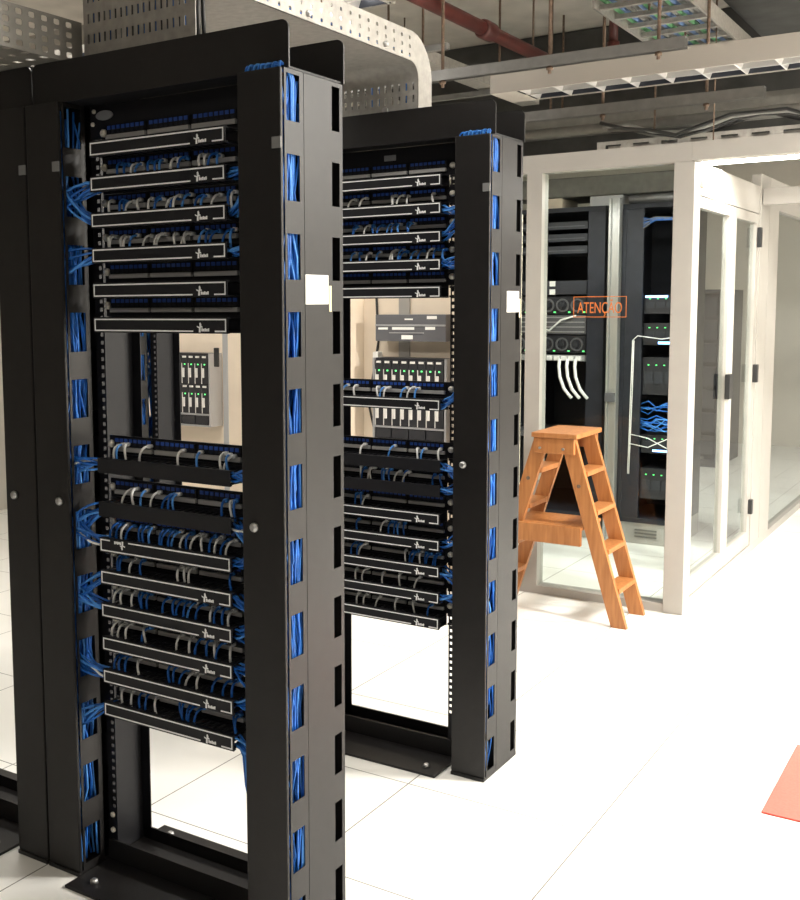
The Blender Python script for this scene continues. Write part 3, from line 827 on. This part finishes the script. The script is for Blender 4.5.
for k in range(2): MB().box(-.02, .02, -.002, 0, -.055*k, -.055*k+.035).build('white_card', 'paper', r)
r, hw, h = eq_box('blank_panel', ex0, ex1, 1.63, 1.72, 'grey blank panel behind the white stickers', 'panel', 'navy2')

bx0, bx1 = -.675, -.457
rows = ((1.50,1.62,'serverd','upper'),(1.30,1.44,'serverd','second'),(.98,1.22,'serverd','third'),(.60,.72,'serverd','fourth'),(.30,.50,'serverd','lowest'))
for k, (z0, z1, m, lb) in enumerate(rows):
    r, hw, h = eq_box('server', bx0, bx1, z0, z1, 'dark server, %s in the cabinet right of the aluminium post' % lb, 'server', m, group='servers in the right dark cabinet')
    for q in range(3): MB().box(-hw+.012+q*.066, -hw+.068+q*.066, -.004, 0, h*.3, h*.62).build('drive_bay', 'navy2', r)
    if k == 0: MB().box(-hw+.01, -hw+.15, -.005, 0, h*.86, h*.97).build('light_bar', 'ledb', r)
    if k == 1: MB().box(hw-.12, hw-.02, -.005, 0, h*.05, h*.16).build('light_bar', 'ledb', r)
    if k == 3: MB().box(hw-.14, hw-.02, -.005, 0, h*.10, h*.2).build('light_bar', 'ledb', r)
    leds(r, [(-.07+.05*q, h*.8) for q in range(3)], 'ledg', .005)
rnd = random.Random(4); b = MB()
for k in range(16):
    z = rnd.uniform(.76,.92); pts = [(bx0-.01, YC+.03, z)]
    for q in range(5): pts.append((bx0+.05+q*.055, YC+.012+rnd.uniform(-.01,.01), z+rnd.uniform(-.03,.03)))
    b.tube(pts, .004, k % 3 == 0, 5)
tag(b.build('cable_bundle', ['blue','blue2']), 'tangle of blue cables in the right dark cabinet', 'cables', None, 'stuff')
b = MB()
for k in range(2): b.tube([(-.73+.008*k,YC-.004,1.33),(-.735+.01*k,YC-.006,1.0),(-.74+.008*k,YC-.004,.7),(-.745+.008*k,YC-.002,.46)], .0035, 0, 6)
b.tube([(-.73,YC-.004,1.33),(-.70,YC+.0,1.36),(-.55,YC+.01,1.34),(-.42,YC+.02,1.36)], .0035, 0, 6)
b.tube([(-.74,YC-.004,.66),(-.62,YC+.005,.64),(-.5,YC+.01,.70),(-.40,YC+.02,.72)], .0035, 0, 6)
b.tube([(-.73,YC-.004,.72),(-.62,YC+.005,.70),(-.5,YC+.01,.64),(-.40,YC+.02,.66)], .0035, 0, 6)
tag(b.build('white_cable', 'white_cord'), 'white cables running down the left of the right dark cabinet', 'cables')
b = MB()
for k in range(10): b.tube([(-.69,YC+.01,2.11-.008*k),(-.60,YC-.012,2.09+.006*(k%4)),(-.5,YC-.01,2.10-.006*(k%3)),(-.40,YC+.01,2.12-.008*k)], .005, k%2, 5)
tag(b.build('cable_bundle', ['blue','cabgr']), 'blue cables at the top of the right dark cabinet', 'cables', None, 'stuff')
# far cabinet seen through the glass doors
fc = open_cabinet(-2.3, -1.03, 1.69, 'server_cabinet', 'distant dark cabinet seen through the nearer glass door', y=8.6, depth=.9, zb=.05, plinth='navy')
for k in range(7): MB().bbox(-.60, .60, -.44, -.40, .12+k*.22, .30+k*.22, .004).build('front_panel', 'navy2', fc)
# duct and tray above the cabinets
tag(MB().bbox(-1.62, -.35, 5.0, 5.5, 2.27, 2.40, .01).build('cable_trunking', 'galvd'), 'grey trunking lying above the dark cabinets', 'trunking')
for k, (x, w, m, lb) in enumerate(((-1.36,.12,'cream','cream'),(-1.05,.22,'servl','silver'))):
    tag(MB().bbox(x, x+w, 5.0, 5.3, 2.201, 2.268, .004).build('storage_box', m), '%s box lying on the left dark cabinet' % lb, 'box')
rp = MB(); n = 14
rp.tube([(-.80,5.05,2.235),(-.40,5.05,2.235)], .032, 0, 14)
tag(rp.build('foil_roll', 'servl'), 'silvery foil roll lying on the right dark cabinet', 'roll')

# ------------------------------------------------------------------ cream cabinets with blade servers behind the rear rack
def cream_cab(x0, x1, y, label, z1=2.1):
    ox, oy = (x0+x1)/2, y+.4
    r = empty('server_cabinet', (ox, oy, 0), label, 'cabinet', 'cream cabinets')
    def bx(n, a0, a1, b0, b1, c0, c1, m='cream'): return MB().bbox(a0-ox, a1-ox, b0-oy, b1-oy, c0, c1, .003).build(n, m, r)
    bx('side_panel', x0, x0+.16, y, y+.8, 0, z1); bx('side_panel', x1-.06, x1, y, y+.8, 0, z1)
    bx('top_panel', x0+.16, x1-.06, y, y+.8, z1-.05, z1); bx('back_panel', x0+.16, x1-.06, y+.16, y+.2, .06, z1-.05)
    bx('plinth', x0+.16, x1-.06, y, y+.8, 0, .06)
    return r
YW = 3.3
cream_cab(-2.02, -1.14, YW, 'cream cabinet with blade servers seen through the rear rack')
cc = cream_cab(-3.60, -2.30, YW, 'cream cabinet with blade servers seen through the nearest rack')
MB().bbox(-2.835+2.95-.018, -2.835+2.95+.018, -.415, -.401, 1.19, 1.31, .004).build('latch', 'blackpl', cc)
MB().bbox(-2.79+2.95, -2.75+2.95, -.404, -.4, .1, 2.0, .001).build('edge_strip', 'servl', cc)

def blade_chassis(x0, z0, label, nb=8):
    r = empty('blade_chassis', (x0, YW+.03, z0), label, 'server', 'blade chassis in the cream cabinets')
    Wd = .445
    MB().bbox(0, Wd, .012, .12, 0, .47, .002).build('case', 'serverd', r)
    for x in (-.012, Wd): MB().box(x, x+.012, -.004, .12, 0, .47).build('rail', 'servl', r)
    for row, zb in ((0, .275), (1, .085)):
        for k in range(nb):
            xa = .004 + k*(Wd-.008)/nb; wb = (Wd-.008)/nb - .004
            bl = MB().bbox(xa, xa+wb, -.002, .012, zb, zb+.182, .001).build('blade', 'serverd', r)
            b = MB().bbox(xa+.007, xa+.024, -.012, -.002, zb+.040, zb+.100, .002, 0)
            b.box(xa, xa+.004, -.005, -.002, zb, zb+.13)
            b.box(xa+.010, xa+wb-.012, -.008, -.002, zb+.166, zb+.178)
            b.build('lever', 'handle', bl)
            MB().box(xa+.022, xa+.031, -.005, -.002, zb+.120, zb+.128).build('indicator_light', 'ledg', bl)
    MB().bbox(0, Wd, -.006, .012, .072, .082, .001).build('divider', 'servl', r)
    for k in range(4):
        MB().bbox(.006+k*.109, .108+k*.109, -.002, .012, .015, .068, .002).build('power_supply', 'serverd', r)
    MB().bbox(0, Wd, -.006, .012, 0, .010, .001).build('divider', 'servl', r)
    return r
bc = blade_chassis(-1.71, .80, 'blade chassis with green lights seen through the rear rack')
def blade_copy():
    c = copy_tree(bc, (-3.375, YW+.03, .80), 'blade chassis seen through the nearest rack'); return c
blade_copy()
# grey server above the blades
r = empty('rack_server', (-1.71, YW+.04, 1.365), 'grey server with white tags above the blade chassis, seen through the rear rack', 'server')
MB().bbox(0, .445, 0, .11, 0, .15, .002).build('case', 'server', r)
MB().bbox(0, .445, -.006, .0, .085, .095, .001).build('divider', 'servl', r)
for (x0, x1, z0, z1) in ((.17,.24,.012,.035),(.11,.25,.065,.08),(.32,.38,.066,.082),(.33,.39,.125,.142),(.19,.24,.12,.128),(.02,.08,.066,.078)):
    MB().box(x0, x1, -.004, 0, z0, z1).build('white_tag', 'paper', r)
for x in (.09,): MB().box(x, x+.22, -.004, 0, .045, .051).build('trim_line', 'servl', r)
tag(MB().tube([(-1.77,YW+.154,1.62),(-1.765,YW+.152,1.52),(-1.745,YW+.152,1.42),(-1.77,YW+.152,1.28),(-1.80,YW+.152,1.12),(-1.82,YW+.152,.98),(-1.79,YW+.152,.86),(-1.76,YW+.152,.74)], .007, 0, 6).build('black_cable', 'rubber'), 'thin black cable hanging down inside the cream cabinet, left of the blades', 'cable')
tag(MB().bbox(-1.765, -1.730, YW+.10, YW+.158, 1.10, 1.30, .006).build('white_bracket', 'paper'), 'white bracket beside the upper blades', 'bracket')

# ------------------------------------------------------------------ red mat
tag(MB().bbox(.79, 1.38, 1.41, 2.02, 0, .006, .002).build('floor_mat', 'redmat'), 'red mat lying on the white floor at the right edge', 'mat')

# ------------------------------------------------------------------ overhead services
def luminaire(loc, L, label, power, wd=.28, rot=0):
    r = empty('ceiling_light', loc, label, 'light', 'louvred luminaires'); r.rotation_euler = (0,0,rot)
    b = MB().bbox(0, L, 0, .010, 0, .10, .002).bbox(0, L, wd-.010, wd, 0, .10, .002).bbox(0, L, .010, wd-.010, .092, .10, .001)
    b.bbox(0, .010, .010, wd-.010, 0, .10, .001).bbox(L-.010, L, .010, wd-.010, 0, .10, .001).box(.010, .13, .010, wd-.010, .0, .004)
    b.build('housing', 'fixture', r)
    MB().box(.012, L-.012, .012, wd-.012, .084, .090).build('shade_liner', 'inner', r)
    MB().box(.012, L-.012, wd-.014, wd-.0105, .004, .083).build('shade_liner', 'inner', r)  # dark liner added so the louvre gaps look shaded
    lv = MB(); n = int((L-.18)/.155)
    for k in range(n+1):
        x = .15 + k*(L-.18)/n
        for y0, y1 in ((.012, wd/2-.004), (wd/2+.004, wd-.012)):
            lv.prism([(x-.003,0.001),(x+.003,0.001),(x+.022,.050),(x-.022,.050)], 'y', y0, y1)
    lv.prism([(wd/2-.003,.001),(wd/2+.003,.001),(wd/2+.016,.050),(wd/2-.016,.050)], 'x', .13, L-.02)
    lv.build('louver', 'louver', r)
    for y in (wd*.26, wd*.74): MB().tube([(.06,y,.07),(L-.06,y,.07)], .012, 0, 10).build('tube', 'tube' if power else 'tubeoff', r)
    return r
luminaire((-.87, 3.02, 2.6), 2.5, 'long louvred ceiling light hanging above the glass partition', 0)
luminaire((-.4, .2, 2.95), 2.5, 'louvred ceiling light above the aisle beside the racks', 0)
luminaire((-.4, -2.6, 2.95), 2.5, 'unseen louvred light added behind the camera for front light', 1)
luminaire((-2.9, .42, 2.95), 2.4, 'louvred ceiling light over the left end of the front row', 1)
luminaire((-3.6, 2.2, 2.95), 2.5, 'louvred ceiling light left of the rear rack', 1)
luminaire((2.1, 2.06, 2.95), 1.3, 'short louvred ceiling light on the far side of the aisle', 1)
luminaire((2.1, 3.92, 2.95), 1.3, 'short louvred ceiling light far down the right side of the aisle', 1)
def alight(name, loc, sx, sy, p, col=(1,.965,.90), rot=(0,0,0)):
    l = bpy.data.lights.new(name, 'AREA'); l.shape = 'RECTANGLE'; l.size = sx; l.size_y = sy; l.energy = p; l.color = col
    o = bpy.data.objects.new(name, l); COL.objects.link(o); o.location = loc; o.rotation_euler = rot
    return o
alight('lamp_aisle', (.85, .34, 2.94), 2.4, .24, 22)
alight('fill_near', (.85, -2.46, 2.94), 2.4, .24, 15)  # front light added out of view to lift the rack faces
alight('lamp_over_left', (-1.7, .55, 2.93), 2.0, .2, 26)
alight('lamp_left', (-2.35, 2.34, 2.94), 2.4, .24, 38)
alight('lamp_right', (2.75, 2.4, 2.94), 1.2, .24, 285)
alight('lamp_right_far', (2.75, 4.06, 2.94), 1.2, .24, 170)
alight('fill_inside', (-.8, 4.25, 2.22), 1.2, .12, 16)  # fill without a fixture, added to whiten the floor behind the glass
alight('lamp_far', (1.6, 7.2, 3.0), 2.4, .24, 90)
alight('lamp_inside_far', (-1.6, 7.2, 3.0), 2.4, .24, 60)

# batten lamp behind the beam
r = empty('batten_lamp', (-.25, 4.02, 2.30), 'bare fluorescent batten lamp behind the beam over the aisle', 'light')
MB().bbox(0, 1.25, 0, .06, .03, .07, .003).build('housing', 'white', r)
MB().tube([(.03,.03,.012),(1.22,.03,.012)], .014, 0, 10).build('tube', 'tube2', r)
for x in (.015, 1.235): MB().box(x-.012, x+.012, .015, .045, -.004, .03).build('end_cap', 'white', r)
for x in (.2, 1.05): MB().tube([(x,.03,.07),(x,.03,RZ-2.301)], .004, 0, 6).build('hanger', 'rust', r)
alight('lamp_batten', (.45, 4.05, 2.275), 1.2, .05, 30)

def channel(x0, x1, y, z, h, w, name, label, cat, group, rods=(), mat='strut'):
    r = empty(name, (x0, y, z), label, cat, group); L = x1-x0
    b = MB().box(0, L, 0, .003, 0, h).box(0, L, w-.003, w, 0, h).box(0, L, .003, w-.003, h-.003, h)
    b.build('channel', mat, r)
    for x in rods:
        MB().tube([(x-x0,w/2,-.03),(x-x0,w/2,RZ-z-.001)], .008, 0, 8).build('rod', 'rust', r)
        MB().tube([(x-x0,w/2,-.014),(x-x0,w/2,-.001)], .016, 0, 6).build('nut', 'rust', r)
    return r
G = 'hanging steel channels'
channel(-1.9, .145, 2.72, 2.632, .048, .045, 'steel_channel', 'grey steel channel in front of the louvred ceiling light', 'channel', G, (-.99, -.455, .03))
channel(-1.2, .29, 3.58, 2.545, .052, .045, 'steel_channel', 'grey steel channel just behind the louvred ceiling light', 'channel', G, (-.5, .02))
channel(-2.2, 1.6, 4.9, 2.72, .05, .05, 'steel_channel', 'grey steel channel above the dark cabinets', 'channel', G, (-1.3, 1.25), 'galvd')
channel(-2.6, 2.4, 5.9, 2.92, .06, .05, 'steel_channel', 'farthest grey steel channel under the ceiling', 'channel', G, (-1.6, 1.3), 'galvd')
def ybeam(x, y0, y1, z, h, w, label, mat='galvd', rods=()):
    r = empty('steel_channel', (x, y0, z), label, 'channel', G)
    MB().box(0, w, 0, y1-y0, 0, .004).box(0, .004, 0, y1-y0, .004, h).box(w-.004, w, 0, y1-y0, .004, h).build('channel', mat, r)
    for y in rods: MB().tube([(w/2,y-y0,-.03),(w/2,y-y0,RZ-z-.001)], .007, 0, 8).build('rod', 'rust', r)
ybeam(-1.45, 1.9, 4.8, 2.86, .06, .12, 'pale channel running away beside the red pipe', 'galv', (2.3, 3.3, 4.3))
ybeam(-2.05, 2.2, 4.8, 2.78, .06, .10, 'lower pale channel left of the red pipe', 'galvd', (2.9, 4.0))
for k, (y, z, x0, x1, m) in enumerate(((2.9,2.82,-2.4,-1.05,'strut'),(3.5,2.82,-2.4,-1.0,'strut'),(4.1,2.82,-2.6,-1.0,'strut'))):
    tag(MB().box(x0, x1, y, y+.035, z, z+.03).build('cross_strut', m), 'thin cross strut under the pale channels, %s' % ('nearest','middle','farthest')[k], 'strut', 'cross struts under the ceiling')
# red sprinkler pipe
r = empty('sprinkler_pipe', (-1.05, 0, 3.0), 'red sprinkler pipe running away under the ceiling', 'pipe')
MB().tube([(0,1.2,0),(0,4.3,0)], .036, 0, 16).build('pipe', 'redpipe', r)
MB().tube([(0,3.30,0),(0,3.32,0),(0,3.42,0),(0,3.44,0)], [.040,.050,.050,.040], 0, 16).build('coupling', 'redpipe', r)
for y in (2.2, 4.0): MB().tube([(0,y,.036),(0,y,.699)], .006, 0, 8).build('hanger', 'rust', r)
r = empty('drop_pipe', (-.60, 4.05, 2.98), 'short red upright pipe under the ceiling', 'pipe')
MB().tube([(0,0,0),(0,0,.719)], .025, 0, 12).build('pipe', 'redpipe', r)
MB().tube([(0,0,-.02),(0,0,.03)], .035, 0, 12).build('coupling', 'redpipe', r)
# cable ladder with coloured cables
r = empty('cable_ladder', (-.42, 3.2, 2.98), 'cable ladder with green and blue cables under the ceiling', 'cable ladder')
Lw, Ll = .42, 1.75
for x in (0, Lw): MB().box(x-.006, x+.006, 0, Ll, 0, .08).build('side_rail', 'galv', r)
for k in range(8): MB().box(.006, Lw-.006, .08+k*.22, .11+k*.22, .010, .032).build('rung', 'galv', r)
for k in range(3): MB().tube([(Lw/2,.2+k*.65,.001),(Lw/2,.2+k*.65,.7)], .006, 0, 6).build('rod', 'rust', r)
rnd = random.Random(3)
cols = ['cabg','cabb','cabgr','cabgr','cabb','cabg','cabgr','cabb','cabgr','cabg','cabb','cabgr','cabgr','cabb']
for k, c in enumerate(cols):
    x = -.42+.025+k*.028
    nm = {'cabg':'green','cabb':'blue','cabgr':'grey'}[c]
    b = MB().tube([(x+rnd.uniform(-.006,.006), 3.2+q*.25, 3.026+rnd.uniform(0,.012)) for q in range(8)], .011, 0, 6)
    tag(b.build('cable', c), '%s cable lying along the cable ladder' % nm, 'cable', '%s cables on the cable ladder' % nm)
# dark ducts and pipes in the ceiling void
tag(MB().bbox(-3.4, 3.2, 6.4, 7.2, 2.75, 3.699, .02).build('air_duct', 'duct'), 'large dark air duct crossing the room behind the channels', 'duct')
tag(MB().bbox(-.1, 1.0, 4.35, 6.2, 3.22, 3.699, .02).build('air_duct', 'duct'), 'dark air duct at the top right corner', 'duct')
for k, (y, z, rr, m, lb) in enumerate(((4.5,2.62,.03,'galvd','lower grey'),(5.3,2.75,.045,'strut','thick grey'),(5.6,2.62,.025,'duct','dark'))):
    r = empty('conduit', (0, y, z), '%s conduit running across above the glass partition' % lb, 'conduit', 'conduits above the partition')
    MB().tube([(-3,0,0),(3,0,0)], rr, 0, 12).build('pipe', m, r)
    for x in (-2.6, 1.6): MB().tube([(x,0,rr),(x,0,RZ-z-.001)], .006, 0, 6).build('hanger', 'rust', r)
b = MB(); rnd = random.Random(8)
for k in range(5):
    y = 4.15+.05*k; pts = []
    for q in range(13):
        t = q/12; pts.append((-.7+1.7*t, y, 2.60 - .09*math.sin(t*PI*2)**2 - .03*rnd.random()))
    b.tube(pts, .010, k % 2, 6)
tag(b.build('sagging_cable', ['rubber','cabgr']), 'cables sagging above the glass partition', 'cables')
ct = empty('cable_tray', (-.75, 4.25, 2.43), 'low grey tray lying over the glass partition', 'cable tray')
b = MB(); us, uf = holes1d(.05, .16, 14, .09, 0, 2.5); vs, vf = [0,.02,.05,.07], [0,1,0]
b.perf(lambda u, v, w: (u, w, v), us, vs, lambda i, j: not (uf[i] and vf[j]), .002)
b.box(0, 2.5, .002, .2, 0, .002).box(0, 2.5, .2, .202, 0, .07); b.build('tray', 'galv', ct)
for x in (.3, 2.2): MB().tube([(x,.1,.002),(x,.1,RZ-2.431)], .006, 0, 6).build('hanger', 'rust', ct)

# ------------------------------------------------------------------ world, camera, view
w = bpy.data.worlds.new('room_ambient'); SC.world = w; w.use_nodes = True
w.node_tree.nodes['Background'].inputs[0].default_value = (.8, .85, 1, 1); w.node_tree.nodes['Background'].inputs[1].default_value = .2

cam = bpy.data.cameras.new('camera'); co = bpy.data.objects.new('camera', cam); COL.objects.link(co)
yaw, pit, rol, F = -.5916, .1010, -.0074, 1079.85
f = Vector((math.sin(yaw)*math.cos(pit), math.cos(yaw)*math.cos(pit), -math.sin(pit)))
rr = Vector((math.cos(yaw), -math.sin(yaw), 0)); uu = rr.cross(f)
r2 = math.cos(rol)*rr + math.sin(rol)*uu; u2 = -math.sin(rol)*rr + math.cos(rol)*uu
mw = Matrix(((r2.x,u2.x,-f.x,1.414),(r2.y,u2.y,-f.y,-2.0187),(r2.z,u2.z,-f.z,1.5725),(0,0,0,1)))
co.matrix_world = mw
cam.sensor_fit = 'VERTICAL'; cam.sensor_height = 36; cam.lens = F*36/900
cam.shift_x = (400-307.016)/900; cam.shift_y = -(450-414.456)/900
cam.clip_start = .05; cam.clip_end = 60
SC.camera = co
vs_ = SC.view_settings
vs_.view_transform = 'Standard'; vs_.look = 'None'; vs_.gamma = 1; vs_.use_curve_mapping = False
vs_.exposure = 0.3
